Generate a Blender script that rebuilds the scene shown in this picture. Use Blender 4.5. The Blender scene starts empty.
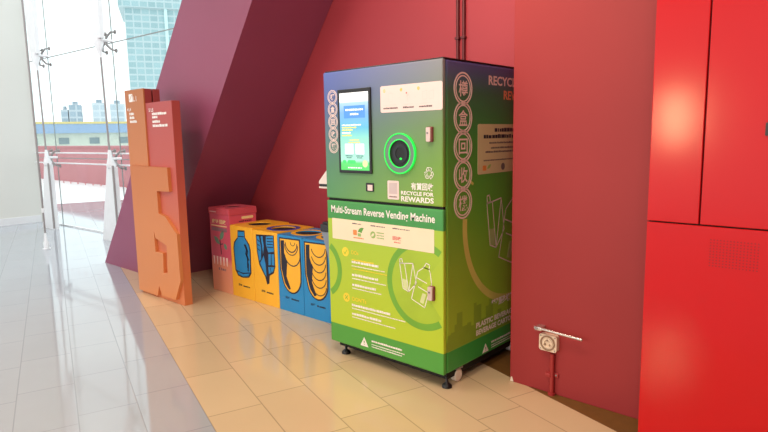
import bpy, bmesh, math, random
from mathutils import Vector, Matrix
S = bpy.context.scene
COL = S.collection
random.seed(7)
PI = math.pi

# ------------------------------------------------------------------ camera
cam_d = bpy.data.cameras.new('camera')
cam = bpy.data.objects.new('camera', cam_d); COL.objects.link(cam)
S.camera = cam
YAW, PITCH, ROLL, FPX = 2.3092, 0.1373, -0.018, 581.9
fw = Vector((math.cos(PITCH)*math.cos(YAW), math.cos(PITCH)*math.sin(YAW), -math.sin(PITCH)))
rt0 = Vector((math.sin(YAW), -math.cos(YAW), 0)); up0 = rt0.cross(fw)
rt = rt0*math.cos(ROLL)+up0*math.sin(ROLL); up = -rt0*math.sin(ROLL)+up0*math.cos(ROLL)
cam.matrix_world = Matrix(((rt.x, up.x, -fw.x, 1.8808), (rt.y, up.y, -fw.y, -2.5467), (rt.z, up.z, -fw.z, 1.4514), (0, 0, 0, 1)))
cam_d.sensor_fit = 'HORIZONTAL'; cam_d.sensor_width = 36.0
cam_d.lens = FPX/768*36.0
cam_d.clip_start = 0.05; cam_d.clip_end = 1500

# ------------------------------------------------------------------ world, lights, exposure
def lin(c):
    return tuple((x/255/12.92 if x/255 <= .04045 else ((x/255+.055)/1.055)**2.4) for x in c[:3]) + (1.0,)

W = bpy.data.worlds.new('overcast_sky'); S.world = W
W.use_nodes = True
nt = W.node_tree; nt.nodes.clear()
wo = nt.nodes.new('ShaderNodeOutputWorld'); bg = nt.nodes.new('ShaderNodeBackground')
tc = nt.nodes.new('ShaderNodeTexCoord'); mp = nt.nodes.new('ShaderNodeMapping'); no = nt.nodes.new('ShaderNodeTexNoise'); cr = nt.nodes.new('ShaderNodeValToRGB')
mp.inputs['Scale'].default_value = (2.2, 2.2, 7.0)
no.inputs['Scale'].default_value = 1.6; no.inputs['Detail'].default_value = 4
cr.color_ramp.elements[0].position = .36; cr.color_ramp.elements[0].color = lin((226, 231, 238))
cr.color_ramp.elements[1].position = .58; cr.color_ramp.elements[1].color = (.95, .98, 1, 1)
nt.links.new(tc.outputs['Generated'], mp.inputs[0]); nt.links.new(mp.outputs[0], no.inputs['Vector'])
nt.links.new(no.outputs['Fac'], cr.inputs[0]); nt.links.new(cr.outputs[0], bg.inputs[0]); nt.links.new(bg.outputs[0], wo.inputs[0])
bg.inputs[1].default_value = 1.5

def area(name, loc, target, sx, sy, power, col, spread=PI):
    l = bpy.data.lights.new(name, 'AREA'); l.shape = 'RECTANGLE'; l.size = sx; l.size_y = sy
    l.energy = power; l.color = lin(col)[:3]; l.spread = spread
    o = bpy.data.objects.new(name, l); COL.objects.link(o); o.location = loc
    o.rotation_euler = (Vector(target)-Vector(loc)).to_track_quat('-Z', 'Y').to_euler()
    return o
area('ceiling_lamp', (.2, -1.3, 3.3), (.1, -1.1, 0), .5, .5, 28, (255, 236, 212))
area('ceiling_lamp', (1.9, -2.2, 3.3), (1.5, -1.6, 0), .5, .5, 30, (255, 236, 212))
area('ceiling_lamp', (-2.2, -1.6, 3.3), (-2.2, -1.3, 0), .5, .5, 22, (255, 238, 216))
area('niche_lamp', (-.25, -.35, 3.3), (-.3, 1.06, 2.0), .3, .3, 12, (255, 215, 190), 2.2)
area('shop_lamp', (-.46, -5.6, 1.62), (1.1, 0, 1.5), .24, .6, 34, (255, 216, 160))
S.view_settings.view_transform = 'Standard'; S.view_settings.look = 'None'
S.view_settings.exposure = 0.3; S.view_settings.gamma = 1.0; S.view_settings.use_curve_mapping = False

# ------------------------------------------------------------------ materials
def new_mat(name):
    m = bpy.data.materials.new(name); m.use_nodes = True
    return m, m.node_tree, m.node_tree.nodes['Principled BSDF']

MATS = {}
def pm(name, col, rough=.5, metal=0, spec=.5, var=.06, scale=6, bump=0, bscale=60, coat=0, emit=0):
    """painted / plastic / metal surface with a faint procedural mottling"""
    if name in MATS: return MATS[name]
    m, t, p = new_mat(name)
    c = lin(col)
    g = t.nodes.new('ShaderNodeTexCoord'); n = t.nodes.new('ShaderNodeTexNoise'); r = t.nodes.new('ShaderNodeValToRGB')
    n.inputs['Scale'].default_value = scale; n.inputs['Detail'].default_value = 3
    r.color_ramp.elements[0].position = .3; r.color_ramp.elements[1].position = .7
    r.color_ramp.elements[0].color = tuple(x*(1-var) for x in c[:3])+(1,)
    r.color_ramp.elements[1].color = tuple(min(1, x*(1+var)) for x in c[:3])+(1,)
    t.links.new(g.outputs['Object'], n.inputs['Vector']); t.links.new(n.outputs['Fac'], r.inputs[0]); t.links.new(r.outputs[0], p.inputs['Base Color'])
    p.inputs['Roughness'].default_value = rough; p.inputs['Metallic'].default_value = metal; p.inputs['Specular IOR Level'].default_value = spec
    if coat: p.inputs['Coat Weight'].default_value = coat; p.inputs['Coat Roughness'].default_value = .08
    if emit:
        t.links.new(r.outputs[0], p.inputs['Emission Color']); p.inputs['Emission Strength'].default_value = emit
    if bump:
        n2 = t.nodes.new('ShaderNodeTexNoise'); n2.inputs['Scale'].default_value = bscale; b = t.nodes.new('ShaderNodeBump')
        b.inputs['Strength'].default_value = bump; b.inputs['Distance'].default_value = .004
        t.links.new(g.outputs['Object'], n2.inputs['Vector']); t.links.new(n2.outputs['Fac'], b.inputs['Height']); t.links.new(b.outputs[0], p.inputs['Normal'])
    MATS[name] = m
    return m

def ramp_node(t, stops):
    r = t.nodes.new('ShaderNodeValToRGB'); e = r.color_ramp.elements
    while len(e) < len(stops): e.new(.5)
    for k, (q, c) in enumerate(stops): e[k].position = q
    for k, (q, c) in enumerate(stops): e[k].color = lin(c)
    return r

def grad(name, axis, lo, hi, stops, rough=.4, spec=.5, axis2=None, lo2=0, hi2=1, stops2=None, emit=0):
    """printed colour gradient along an object axis; with stops2 it blends to a second gradient along axis2"""
    m, t, p = new_mat(name)
    g = t.nodes.new('ShaderNodeTexCoord'); s = t.nodes.new('ShaderNodeSeparateXYZ'); t.links.new(g.outputs['Object'], s.inputs[0])
    def rng(ax, a, b):
        k = t.nodes.new('ShaderNodeMapRange'); k.inputs['From Min'].default_value = a; k.inputs['From Max'].default_value = b
        t.links.new(s.outputs[ax], k.inputs['Value']); return k
    r1 = ramp_node(t, stops); t.links.new(rng(axis, lo, hi).outputs[0], r1.inputs[0]); out = r1.outputs[0]
    if stops2:
        r2 = ramp_node(t, stops2); t.links.new(rng(axis, lo, hi).outputs[0], r2.inputs[0])
        mx = t.nodes.new('ShaderNodeMix'); mx.data_type = 'RGBA'
        t.links.new(rng(axis2, lo2, hi2).outputs[0], mx.inputs[0]); t.links.new(r1.outputs[0], mx.inputs[6]); t.links.new(r2.outputs[0], mx.inputs[7]); out = mx.outputs[2]
    t.links.new(out, p.inputs['Base Color']); p.inputs['Roughness'].default_value = rough; p.inputs['Specular IOR Level'].default_value = spec
    if emit:
        t.links.new(out, p.inputs['Emission Color']); p.inputs['Emission Strength'].default_value = emit
    return m

def tile_mat(name, col, rough, tint=.05, grout=.62, spec=.5, k=.1):
    """large floor tiles, each row shifted along by the same step"""
    m, t, p = new_mat(name)
    g = t.nodes.new('ShaderNodeTexCoord'); s = t.nodes.new('ShaderNodeSeparateXYZ'); t.links.new(g.outputs['Object'], s.inputs[0])
    def M(op, a, b=None, c=None):
        n = t.nodes.new('ShaderNodeMath'); n.operation = op
        for i, x in enumerate((a, b, c)):
            if x is None: continue
            if isinstance(x, (int, float)): n.inputs[i].default_value = x
            else: t.links.new(x, n.inputs[i])
        return n.outputs[0]
    rows = M('DIVIDE', M('SUBTRACT', M('MULTIPLY', s.outputs[1], -1.0), -1.232), .295)
    ri = M('FLOOR', rows); rf = M('SUBTRACT', rows, ri)
    cols = M('DIVIDE', M('SUBTRACT', M('SUBTRACT', s.outputs[0], .405), M('MULTIPLY', ri, k)), .585)
    ci = M('FLOOR', cols); cf = M('SUBTRACT', cols, ci)
    dr = M('MULTIPLY', M('MINIMUM', rf, M('SUBTRACT', 1.0, rf)), .295)
    dc = M('MULTIPLY', M('MINIMUM', cf, M('SUBTRACT', 1.0, cf)), .585)
    d = M('MINIMUM', dr, dc)
    line = t.nodes.new('ShaderNodeMapRange'); line.inputs['From Min'].default_value = .0016; line.inputs['From Max'].default_value = .0042; t.links.new(d, line.inputs['Value'])
    cv = t.nodes.new('ShaderNodeCombineXYZ'); t.links.new(ri, cv.inputs[0]); t.links.new(ci, cv.inputs[1])
    wn = t.nodes.new('ShaderNodeTexWhiteNoise'); wn.noise_dimensions = '2D'; t.links.new(cv.outputs[0], wn.inputs['Vector'])
    no = t.nodes.new('ShaderNodeTexNoise'); no.inputs['Scale'].default_value = 3.0; no.inputs['Detail'].default_value = 5; t.links.new(g.outputs['Object'], no.inputs['Vector'])
    f = M('ADD', M('MULTIPLY', M('SUBTRACT', wn.outputs['Value'], .5), tint*2), M('MULTIPLY', M('SUBTRACT', no.outputs['Fac'], .5), .08))
    f = M('ADD', f, 1.0)
    gl = t.nodes.new('ShaderNodeMapRange'); gl.inputs['To Min'].default_value = grout; gl.inputs['To Max'].default_value = 1.0; t.links.new(line.outputs[0], gl.inputs['Value'])
    f = M('MULTIPLY', f, gl.outputs[0])
    vm = t.nodes.new('ShaderNodeVectorMath'); vm.operation = 'SCALE'; vm.inputs[0].default_value = lin(col)[:3]; t.links.new(f, vm.inputs['Scale'])
    t.links.new(vm.outputs[0], p.inputs['Base Color']); p.inputs['Roughness'].default_value = rough; p.inputs['Specular IOR Level'].default_value = spec
    b = t.nodes.new('ShaderNodeBump'); b.inputs['Strength'].default_value = .25; b.inputs['Distance'].default_value = .001
    t.links.new(line.outputs[0], b.inputs['Height']); t.links.new(b.outputs[0], p.inputs['Normal'])
    return m

def glass_mat():
    m, t, p = new_mat('clear_glass'); t.nodes.remove(p)
    o = t.nodes['Material Output']
    tr = t.nodes.new('ShaderNodeBsdfTransparent'); gl = t.nodes.new('ShaderNodeBsdfGlossy'); mx = t.nodes.new('ShaderNodeMixShader')
    n = t.nodes.new('ShaderNodeTexNoise'); n.inputs['Scale'].default_value = .8; r = ramp_node(t, [(0, (240, 248, 248)), (1, (250, 253, 252))])
    t.links.new(n.outputs['Fac'], r.inputs[0]); t.links.new(r.outputs[0], tr.inputs[0])
    gl.inputs['Roughness'].default_value = .02
    lw = t.nodes.new('ShaderNodeLayerWeight'); pw = t.nodes.new('ShaderNodeMath'); pw.operation = 'POWER'; pw.inputs[1].default_value = 4.0
    ml = t.nodes.new('ShaderNodeMath'); ml.operation = 'MULTIPLY_ADD'; ml.inputs[1].default_value = .15; ml.inputs[2].default_value = .02
    lw.inputs['Blend'].default_value = .5; t.links.new(lw.outputs['Facing'], pw.inputs[0]); t.links.new(pw.outputs[0], ml.inputs[0])
    t.links.new(ml.outputs[0], mx.inputs[0]); t.links.new(tr.outputs[0], mx.inputs[1]); t.links.new(gl.outputs[0], mx.inputs[2]); t.links.new(mx.outputs[0], o.inputs[0])
    return m

# ------------------------------------------------------------------ mesh builder
class Frame:
    def __init__(s, O, U, V):
        s.O, s.U, s.V = Vector(O), Vector(U).normalized(), Vector(V).normalized(); s.N = s.U.cross(s.V)
    def p(s, u, v, d=0): return s.O + s.U*u + s.V*v + s.N*d

class MB:
    def __init__(s): s.v, s.f, s.k, s.sm, s.mats = [], [], [], [], []
    def mi(s, m):
        if m not in s.mats: s.mats.append(m)
        return s.mats.index(m)
    def add(s, vs, fs, m, smooth=False):
        b = len(s.v); i = s.mi(m); s.v += [Vector(x) for x in vs]
        for f in fs: s.f.append([b+q for q in f]); s.k.append(i); s.sm.append(smooth)
        return s
    def from_bm(s, bm, m, smooth=False):
        bm.verts.index_update()
        s.add([v.co.copy() for v in bm.verts], [[v.index for v in f.verts] for f in bm.faces], m, smooth); bm.free(); return s
    def box(s, x0, x1, y0, y1, z0, z1, m, bev=0, seg=2):
        bm = bmesh.new(); bmesh.ops.create_cube(bm, size=1)
        for v in bm.verts: v.co = Vector(((x0+x1)/2+v.co.x*(x1-x0), (y0+y1)/2+v.co.y*(y1-y0), (z0+z1)/2+v.co.z*(z1-z0)))
        if bev: bmesh.ops.bevel(bm, geom=bm.edges[:], offset=bev, segments=seg, profile=.6, affect='EDGES')
        return s.from_bm(bm, m)
    def fbox(s, F, u0, u1, v0, v1, d0, d1, m, bev=0):
        """box in a frame: u, v across the face and d outwards"""
        bm = bmesh.new(); bmesh.ops.create_cube(bm, size=1)
        for v in bm.verts: v.co = F.p((u0+u1)/2+v.co.x*(u1-u0), (v0+v1)/2+v.co.y*(v1-v0), (d0+d1)/2+v.co.z*(d1-d0))
        if bev: bmesh.ops.bevel(bm, geom=bm.edges[:], offset=bev, segments=2, profile=.6, affect='EDGES')
        return s.from_bm(bm, m)
    def prism(s, F, poly, d0, d1, m, m_side=None):
        n = len(poly); a = sum(poly[i][0]*poly[(i+1) % n][1]-poly[(i+1) % n][0]*poly[i][1] for i in range(n))
        if a < 0: poly = poly[::-1]
        vs = [F.p(u, v, d0) for u, v in poly]+[F.p(u, v, d1) for u, v in poly]
        s.add(vs, [list(range(n, 2*n)), list(range(n))[::-1]], m)
        s.add(vs, [[i, (i+1) % n, n+(i+1) % n, n+i] for i in range(n)], m_side or m); return s
    def holed(s, F, outer, holes, d0, d1, m):
        """flat shape with holes, through a filled 2D curve"""
        c = bpy.data.curves.new('tmp', 'CURVE'); c.dimensions = '2D'; c.fill_mode = 'BOTH'; c.extrude = abs(d1-d0)/2
        for pl in [outer]+holes:
            sp = c.splines.new('POLY'); sp.points.add(len(pl)-1); sp.use_cyclic_u = True
            for q, (u, v) in zip(sp.points, pl): q.co = (u, v, 0, 1)
        return s.curve(c, F, lambda q: F.p(q.x, q.y, (d0+d1)/2+q.z), m)
    def curve(s, c, F, fn, m):
        o = bpy.data.objects.new('tmp', c); COL.objects.link(o)
        dg = bpy.context.evaluated_depsgraph_get(); me = bpy.data.meshes.new_from_object(o.evaluated_get(dg))
        s.add([fn(v.co) for v in me.vertices], [list(p.vertices) for p in me.polygons], m)
        bpy.data.objects.remove(o); bpy.data.curves.remove(c); bpy.data.meshes.remove(me); return s
    def text(s, F, txt, u0, u1, v0, v1, d, m, bold=0, thick=.0006, keep=None):
        """lettering fitted to a box on a face"""
        c = bpy.data.curves.new('tmp', 'FONT'); c.body = txt; c.size = 1; c.offset = bold; c.extrude = .0; c.resolution_u = 3
        o = bpy.data.objects.new('tmp', c); COL.objects.link(o)
        dg = bpy.context.evaluated_depsgraph_get(); me = bpy.data.meshes.new_from_object(o.evaluated_get(dg))
        xs = [v.co.x for v in me.vertices]; ys = [v.co.y for v in me.vertices]
        if xs:
            x0, x1, y0, y1 = min(xs), max(xs), min(ys), max(ys); ku = (u1-u0)/(x1-x0); kv = (v1-v0)/(y1-y0)
            if keep: ku = kv*keep
            s.add([F.p(u0+(v.co.x-x0)*ku, v0+(v.co.y-y0)*kv, d+thick) for v in me.vertices], [list(p.vertices) for p in me.polygons], m)
        bpy.data.objects.remove(o); bpy.data.curves.remove(c); bpy.data.meshes.remove(me); return s
    def small_print(s, F, u0, u1, v, h, d, m, seed=0, gap=.35, wmin=.5, wmax=1.6):
        r = random.Random(seed*31+int(abs(v)*9999)); u = u0
        while u < u1:
            w = h*r.uniform(wmin, wmax); w = min(w, u1-u); hh = h*r.uniform(.75, 1)
            if w > h*.15: s.add([F.p(u, v, d), F.p(u+w, v, d), F.p(u+w, v+hh, d), F.p(u, v+hh, d)], [[0, 1, 2, 3]], m)
            u += w+h*gap*(2.2 if r.random() < .15 else 1)
        return s
    def ring(s, F, u, v, r0, r1, d0, d1, m, n=40, a0=0, a1=2*PI, ku=1.0):
        full = abs(a1-a0-2*PI) < 1e-4; q = n if full else n+1; vs = []
        for i in range(q):
            a = a0+(a1-a0)*i/n; c, sn = math.cos(a)*ku, math.sin(a)
            vs += [F.p(u+c*r0, v+sn*r0, d0), F.p(u+c*r1, v+sn*r1, d0), F.p(u+c*r1, v+sn*r1, d1), F.p(u+c*r0, v+sn*r0, d1)]
        fs = []
        for i in range(n):
            b, e = 4*i, 4*((i+1) % q)
            fs += [[b+3, b+2, e+2, e+3], [b+2, b+1, e+1, e+2], [b, b+3, e+3, e]]
        return s.add(vs, fs, m)
    def disc(s, F, u, v, r, d0, d1, m, n=32, ku=1.0):
        return s.prism(F, [(u+math.cos(2*PI*i/n)*r*ku, v+math.sin(2*PI*i/n)*r) for i in range(n)], d0, d1, m)
    def stroke(s, F, pts, w, d, m, closed=False):
        P = [Vector((a, b)) for a, b in pts]
        if closed: P.append(P[0])
        for a, b in zip(P, P[1:]):
            if (b-a).length < 1e-6: continue
            t = (b-a).normalized(); n = Vector((-t.y, t.x))*w/2; e = t*w*.4
            q = [a-e-n, b+e-n, b+e+n, a-e+n]
            s.add([F.p(x.x, x.y, d) for x in q], [[0, 1, 2, 3]], m)
        return s
    def tube(s, pts, r, m, n=10, caps=True):
        P = [Vector(p) for p in pts]; R = r if isinstance(r, (list, tuple)) else [r]*len(P); vs = []; prev = None
        for i, p in enumerate(P):
            t = (P[min(i+1, len(P)-1)]-P[max(i-1, 0)]).normalized()
            if prev is None:
                a = Vector((0, 0, 1)) if abs(t.z) < .9 else Vector((1, 0, 0)); x = t.cross(a).normalized()
            else: x = (prev-t*prev.dot(t)).normalized()
            prev = x; y = t.cross(x)
            vs += [p+(x*math.cos(2*PI*k/n)+y*math.sin(2*PI*k/n))*R[i] for k in range(n)]
        fs = [[i*n+k, i*n+(k+1) % n, (i+1)*n+(k+1) % n, (i+1)*n+k] for i in range(len(P)-1) for k in range(n)]
        s.add(vs, fs, m, True)
        if caps: s.add(vs, [list(range(n))[::-1], list(range((len(P)-1)*n, len(P)*n))], m)
        return s
    def sphere(s, c, r, m, n=12, sc=(1, 1, 1)):
        bm = bmesh.new(); bmesh.ops.create_uvsphere(bm, u_segments=n, v_segments=n//2+2, radius=r)
        for v in bm.verts: v.co = Vector((v.co.x*sc[0], v.co.y*sc[1], v.co.z*sc[2]))+Vector(c)
        return s.from_bm(bm, m, True)
    def build(s, name, parent=None, org=None):
        """links the collected geometry as ONE object; under a parent its verts are taken relative to the thing's base"""
        if org is None: org = Vector((0, 0, 0))
        me = bpy.data.meshes.new(name)
        me.from_pydata([tuple(v-Vector(org)) for v in s.v], [], s.f)
        for m in s.mats: me.materials.append(m)
        for p, k, sm in zip(me.polygons, s.k, s.sm): p.material_index = k; p.use_smooth = sm
        me.update()
        o = bpy.data.objects.new(name, me); COL.objects.link(o)
        if parent: o.parent = parent
        else: o.location = org
        return o

def tag(o, label, cat, group=None, kind=None):
    o['label'] = label; o['category'] = cat
    if group: o['group'] = group
    if kind: o['kind'] = kind
    return o
def thing(name, loc, label, cat, group=None):
    o = bpy.data.objects.new(name, None); COL.objects.link(o); o.location = loc; o.empty_display_size = .1
    return tag(o, label, cat, group)
def struct(o): o['kind'] = 'structure'; return o

def rrect(u0, u1, v0, v1, r, n=5):
    out = []
    for cx, cy, a in ((u1-r, v1-r, 0), (u0+r, v1-r, PI/2), (u0+r, v0+r, PI), (u1-r, v0+r, 1.5*PI)):
        out += [(cx+r*math.cos(a+PI/2*i/n), cy+r*math.sin(a+PI/2*i/n)) for i in range(n+1)]
    return out
def XZ(y): return Frame((0, y, 0), (1, 0, 0), (0, 0, 1))        # faces -Y
def YZ(x): return Frame((x, 0, 0), (0, 1, 0), (0, 0, 1))        # faces +X
def XY(z): return Frame((0, 0, z), (1, 0, 0), (0, 1, 0))        # faces up

# ------------------------------------------------------------------ common materials
M_wall = pm('red_wall_paint', (158, 50, 52), .55, spec=.35, var=.05, scale=1.5, bump=.06, bscale=25)
M_wallb = pm('red_wall_paint_pink_lit', (164, 58, 68), .5, spec=.4, var=.05, scale=1.5, bump=.06, bscale=25)  # same red paint, with the back wall's pinker light mixed into the colour
M_plum = pm('plum_wall_paint', (148, 72, 102), .4, var=.04, scale=1.2)
M_white = pm('white_wall_paint', (222, 221, 213), .6, var=.02, scale=.7)
M_skirt = pm('white_skirting', (232, 232, 232), .35, var=.02)
M_ceil = pm('ceiling_paint', (205, 200, 192), .7, var=.02)
M_steel = pm('pale_steel', (242, 242, 242), .35, .0, var=.04)
M_dsteel = pm('grey_steel', (158, 152, 150), .4, .3, var=.05)
M_black = pm('black_plastic', (22, 20, 22), .35, var=.15)
M_gap = pm('shadow_gap_black', (14, 14, 14), .7, var=.1)
M_glass = glass_mat()

# ------------------------------------------------------------------ floor
ANG = math.atan2(.309, -.951)
Rz = Matrix.Rotation(ANG, 4, 'Z')
def floor_piece(name, polys_mats):
    me = bpy.data.meshes.new(name); vs, fs, mk = [], [], []
    for k, (poly, m) in enumerate(polys_mats):
        b = len(vs); n = len(poly); me.materials.append(m)
        a = sum(poly[i][0]*poly[(i+1) % n][1]-poly[(i+1) % n][0]*poly[i][1] for i in range(n))
        # local y = -n, so flip the winding to face up
        if a > 0: poly = poly[::-1]
        vs += [(u, -q, 0) for u, q in poly]+[(u, -q, -.06) for u, q in poly]
        fs.append(list(range(b, b+n))); mk.append(k)
        for i in range(n): fs.append([b+(i+1) % n, b+i, b+n+i, b+n+(i+1) % n]); mk.append(k)
    me.from_pydata(vs, [], fs)
    for p, k in zip(me.polygons, mk): p.material_index = k
    o = bpy.data.objects.new(name, me); COL.objects.link(o); o.rotation_euler = (0, 0, ANG)
    return struct(o)
M_tile = tile_mat('beige_floor_tile', (216, 190, 152), .11, spec=.6)
M_gtile = tile_mat('pale_grey_floor_tile', (176, 180, 186), .06, tint=.02, grout=.76, spec=1.0)
M_brown = pm('brown_floor_strip', (112, 76, 30), .6, var=.1, scale=20)
floor_piece('floor', [
    ([(-5, -1.232), (5.12, -1.232), (5.12, .45), (-5, .45)], M_tile),
    ([(-5, -8), (13, -8), (13, 5.0), (5.12, 5.0), (5.12, -1.232), (-5, -1.232)], M_gtile),
    ([(-5, .45), (5.12, .45), (5.12, 2.2), (-5, 2.2)], M_brown)])

# ------------------------------------------------------------------ room shell
b = MB(); b.prism(XZ(1.06), [(-4.75, 0), (.3, 0), (.3, 3.6), (-2.05, 3.6)], -.12, 0, M_wallb); struct(b.build('wall_back'))
b = MB(); b.box(.213, 3.4, .367, 1.18, 0, 3.6, M_wall, .004)
wr = struct(b.build('wall_right'))
b = MB(); M_chip = pm('bare_plaster', (232, 220, 205), .8)
b.prism(XZ(.366), [(.216, .002), (.237, .004), (.233, .018), (.226, .033), (.219, .026)], 0, .0015, M_chip); b.build('plaster_chip', wr)
b = MB(); b.prism(XZ(.27), [(-5.24, 0), (-3.88, 0), (-1.30, 3.5), (-2.42, 3.5)], -.785, 0, M_plum); struct(b.build('wall_leaning_column'))
b = MB(); b.box(-10.1, -9.85, -9, 1.06, 0, 6.2, M_white); struct(b.build('wall_left'))
b = MB(); b.box(-9.85, -9.832, -9, 1.04, 0, .13, M_skirt, .004); struct(b.build('baseboard_left'))
b = MB(); b.box(-3.6, 3.4, -7.0, 1.18, 3.5, 3.7, M_ceil); struct(b.build('ceiling_unseen'))  # unseen, put in to keep sky light off the niche
M_bounce = pm('bounce_wall_grey', (170, 140, 130), .6)  # warm grey, chosen so the unseen wall bounces less red light
b = MB(); b.box(3.2, 3.4, -7.0, .367, 0, 3.5, M_bounce); struct(b.build('wall_unseen_right'))  # unseen wall, added to shape the light on the machine's side

# ------------------------------------------------------------------ glass wall with steel masts
GS = .06
def gy(x): return 1.08+GS*(x+9.654)
def gF(off=0):
    d = Vector((1, GS, 0)).normalized(); return Frame((-9.654, 1.08-off, 0), d, (0, 0, 1))
gf = gF(); xs = [-.16, .62, 2.83, 5.05, 7.3]; zs = [.02, 1.17, 2.85, 4.55, 6.2]
n = 1
for i in range(len(xs)-1):
    for j in range(len(zs)-1):
        b = MB(); b.fbox(gf, xs[i]+.007, xs[i+1]-.007, zs[j]+.007, zs[j+1]-.007, -.016, 0, M_glass)
        w = struct(b.build('window_%d' % n)); n += 1
M_seal = pm('grey_silicone_seal', (150, 152, 150), .6)
b = MB()
for x in xs: b.fbox(gf, x-.0065, x+.0065, 0.02, 6.2, -.013, -.003, M_seal)
for z in zs[1:-1]: b.fbox(gf, xs[0], xs[-1], z-.0065, z+.0065, -.0125, -.0035, M_seal)
for z in (1.09, 1.26): b.tube([gf.p(xs[0], z, .05), gf.p(xs[-1], z, .05)], .012, M_steel)
b.fbox(gf, xs[0], xs[-1], 0, .02, -.03, .012, M_skirt)
struct(b.build('trim_1'))
# red warning dots stuck across the panes
M_dot = pm('red_film', (205, 120, 120), .6)
k = 0
for i in range(17):
    u = .82+.265*i
    b = MB(); b.disc(gf, u, .765, .019, .0005, .0015, M_dot, 14)
    o = b.build('glass_dot'); tag(o, 'small red warning dot stuck on the glass wall at knee height', 'sticker', 'red dots on the glass')

def mast(x, label):
    y = gy(x)-.26; o = Vector((x, y, 0)); t = thing('steel_mast', o, label, 'mast', 'tapered masts of the glass wall')
    F = Frame((x, y, 0), (1, GS, 0), (0, 0, 1))
    MB().prism(F, [(-.33, 0), (.19, 0), (.17, 1.08), (-.03, 1.08)], -.03, .03, M_steel).build('lower_fin', t, o)
    MB().prism(F, [(-.14, 2.86), (.09, 2.86), (.24, 6.2), (-.5, 6.2)], -.03, .03, M_steel).build('upper_fin', t, o)
    MB().tube([F.p(.19, .02, .05), F.p(.19, 1.1, .05)], .016, M_dsteel).build('edge_rod', t, o)
    MB().tube([F.p(.03, 1.3, 0), F.p(.0, 2.62, 0)], .014, M_dsteel).build('tie_rod', t, o)
    MB().tube([F.p(.06, 1.06, 0), F.p(.05, 1.1, 0), F.p(.03, 1.2, 0), F.p(.03, 1.32, 0)], [.05, .07, .035, .02], M_steel).build('lower_clevis', t, o)
    MB().tube([F.p(0, 2.6, 0), F.p(-.02, 2.7, 0), F.p(-.03, 2.8, 0), F.p(-.03, 2.88, 0)], [.018, .035, .07, .05], M_steel).build('upper_clevis', t, o)
    for z in (1.19, 2.84):
        MB().tube([F.p(.02, z, 0), F.p(.02, z, -.17)], .02, M_steel).build('strut', t, o)
    return t
mast(-8.79, 'tapered white steel mast by the left wall, behind the floor-anchored rod')
mast(-6.64, 'tapered white steel mast beside the orange sign, partly behind plum column')
def spider(x, z, label):
    F = Frame((x, gy(x)-.006, z), (1, GS, 0), (0, 0, 1)); o = F.p(0, 0, .09)
    t = thing('spider_fitting', o, label, 'glass fitting', 'spider fittings of the glass wall')
    MB().sphere(F.p(0, 0, .09), .035, M_dsteel).build('hub', t, o)
    for su in (-1, 1):
        for sv in (-1, 1):
            a = MB(); a.tube([F.p(0, 0, .09), F.p(.07*su, .06*sv, .1), F.p(.13*su, .12*sv, .07), F.p(.14*su, .13*sv, .012)], [.02, .017, .014, .012], M_dsteel); ao = a.build('arm', t, o)
            MB().tube([F.p(.14*su, .13*sv, .003), F.p(.14*su, .13*sv, .016)], .03, M_dsteel, 14).build('disc', ao, o)
for x, where in ((-9.03, 'near the left wall'), (-6.82, 'above and left of orange sign')):
    for z, h in ((1.17, 'lower'), (2.85, 'upper')):
        spider(x, z, '%s four-armed steel glass fitting %s' % (h, where))
o = Vector((-6.8, .134, 0)); t = thing('tension_rod', o, 'thin dark vertical rod with steel foot standing on the grey floor', 'rod')
MB().tube([(-6.8, .134, .2), (-6.8, .134, 6.2)], .012, M_dsteel).build('rod', t, o)
MB().tube([(-6.8, .134, 0), (-6.8, .134, .012)], .05, M_steel, 16).build('base_plate', t, o)
MB().tube([(-6.8, .134, .012), (-6.8, .134, .09), (-6.8, .134, .12), (-6.8, .134, .22)], [.034, .034, .02, .014], M_steel, 12).build('clevis', t, o)
MB().tube([(-6.8, .134, .5), (-6.8, .134, .56)], .02, M_steel, 10).build('turnbuckle', t, o)

# ------------------------------------------------------------------ outdoors
M_terr = pm('pale_terrace_paving', (248, 247, 245), .7, var=.03, scale=2)
b = MB(); b.box(-75, 20, 1.42, 60, -.2, -.04, M_terr); struct(b.build('ground'))
M_par = pm('hazy_red_parapet', (190, 120, 124), .7, var=.05, scale=1)  # red faded in the colour to stand for haze
b = MB(); b.box(-45, 6, 5.65, 5.95, -.04, 1.22, M_par); b.box(-45, 6, 5.6, 6.0, 1.22, 1.28, M_par); struct(b.build('wall_parapet'))
# low station-like building with blue roof, its colours paled for haze
M_blue = pm('hazy_blue_roof', (146, 172, 202), .6); M_yel = pm('hazy_yellow_stripe', (214, 196, 128), .6); M_cream = pm('cream_render', (206, 212, 198), .7); M_win = pm('far_window_glass', (128, 146, 150), .3)
d1 = Vector((.35, .94, 0)).normalized(); FB = Frame((-56.5, 8.5, 0), d1, (0, 0, 1)); o = FB.O.copy()
t = thing('station_building', o, 'long low cream building with blue roof and yellow stripe, beyond red parapet', 'building')
MB().fbox(FB, -20, 45, 0, 2.15, -12, 0, M_cream).build('wall', t, o)
MB().fbox(FB, -20.5, 45.5, 2.15, 2.95, -12.4, .5, M_blue).build('eave', t, o)
MB().fbox(FB, -20.5, 45.5, 2.95, 3.13, -12.4, .55, M_yel).build('stripe', t, o)
MB().prism(Frame(FB.p(-20, 3.13, 0), FB.N, (0, 0, 1)), [(-12.4, 0), (.4, 0), (-1.5, .75), (-10, .9)], 0, 65.0, M_blue).build('roof', t, o)
for i in range(24):
    MB().fbox(FB, -18+i*2.4, -17.2+i*2.4, 1.2, 1.75, 0, .05, M_win).build('window', t, o)
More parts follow.
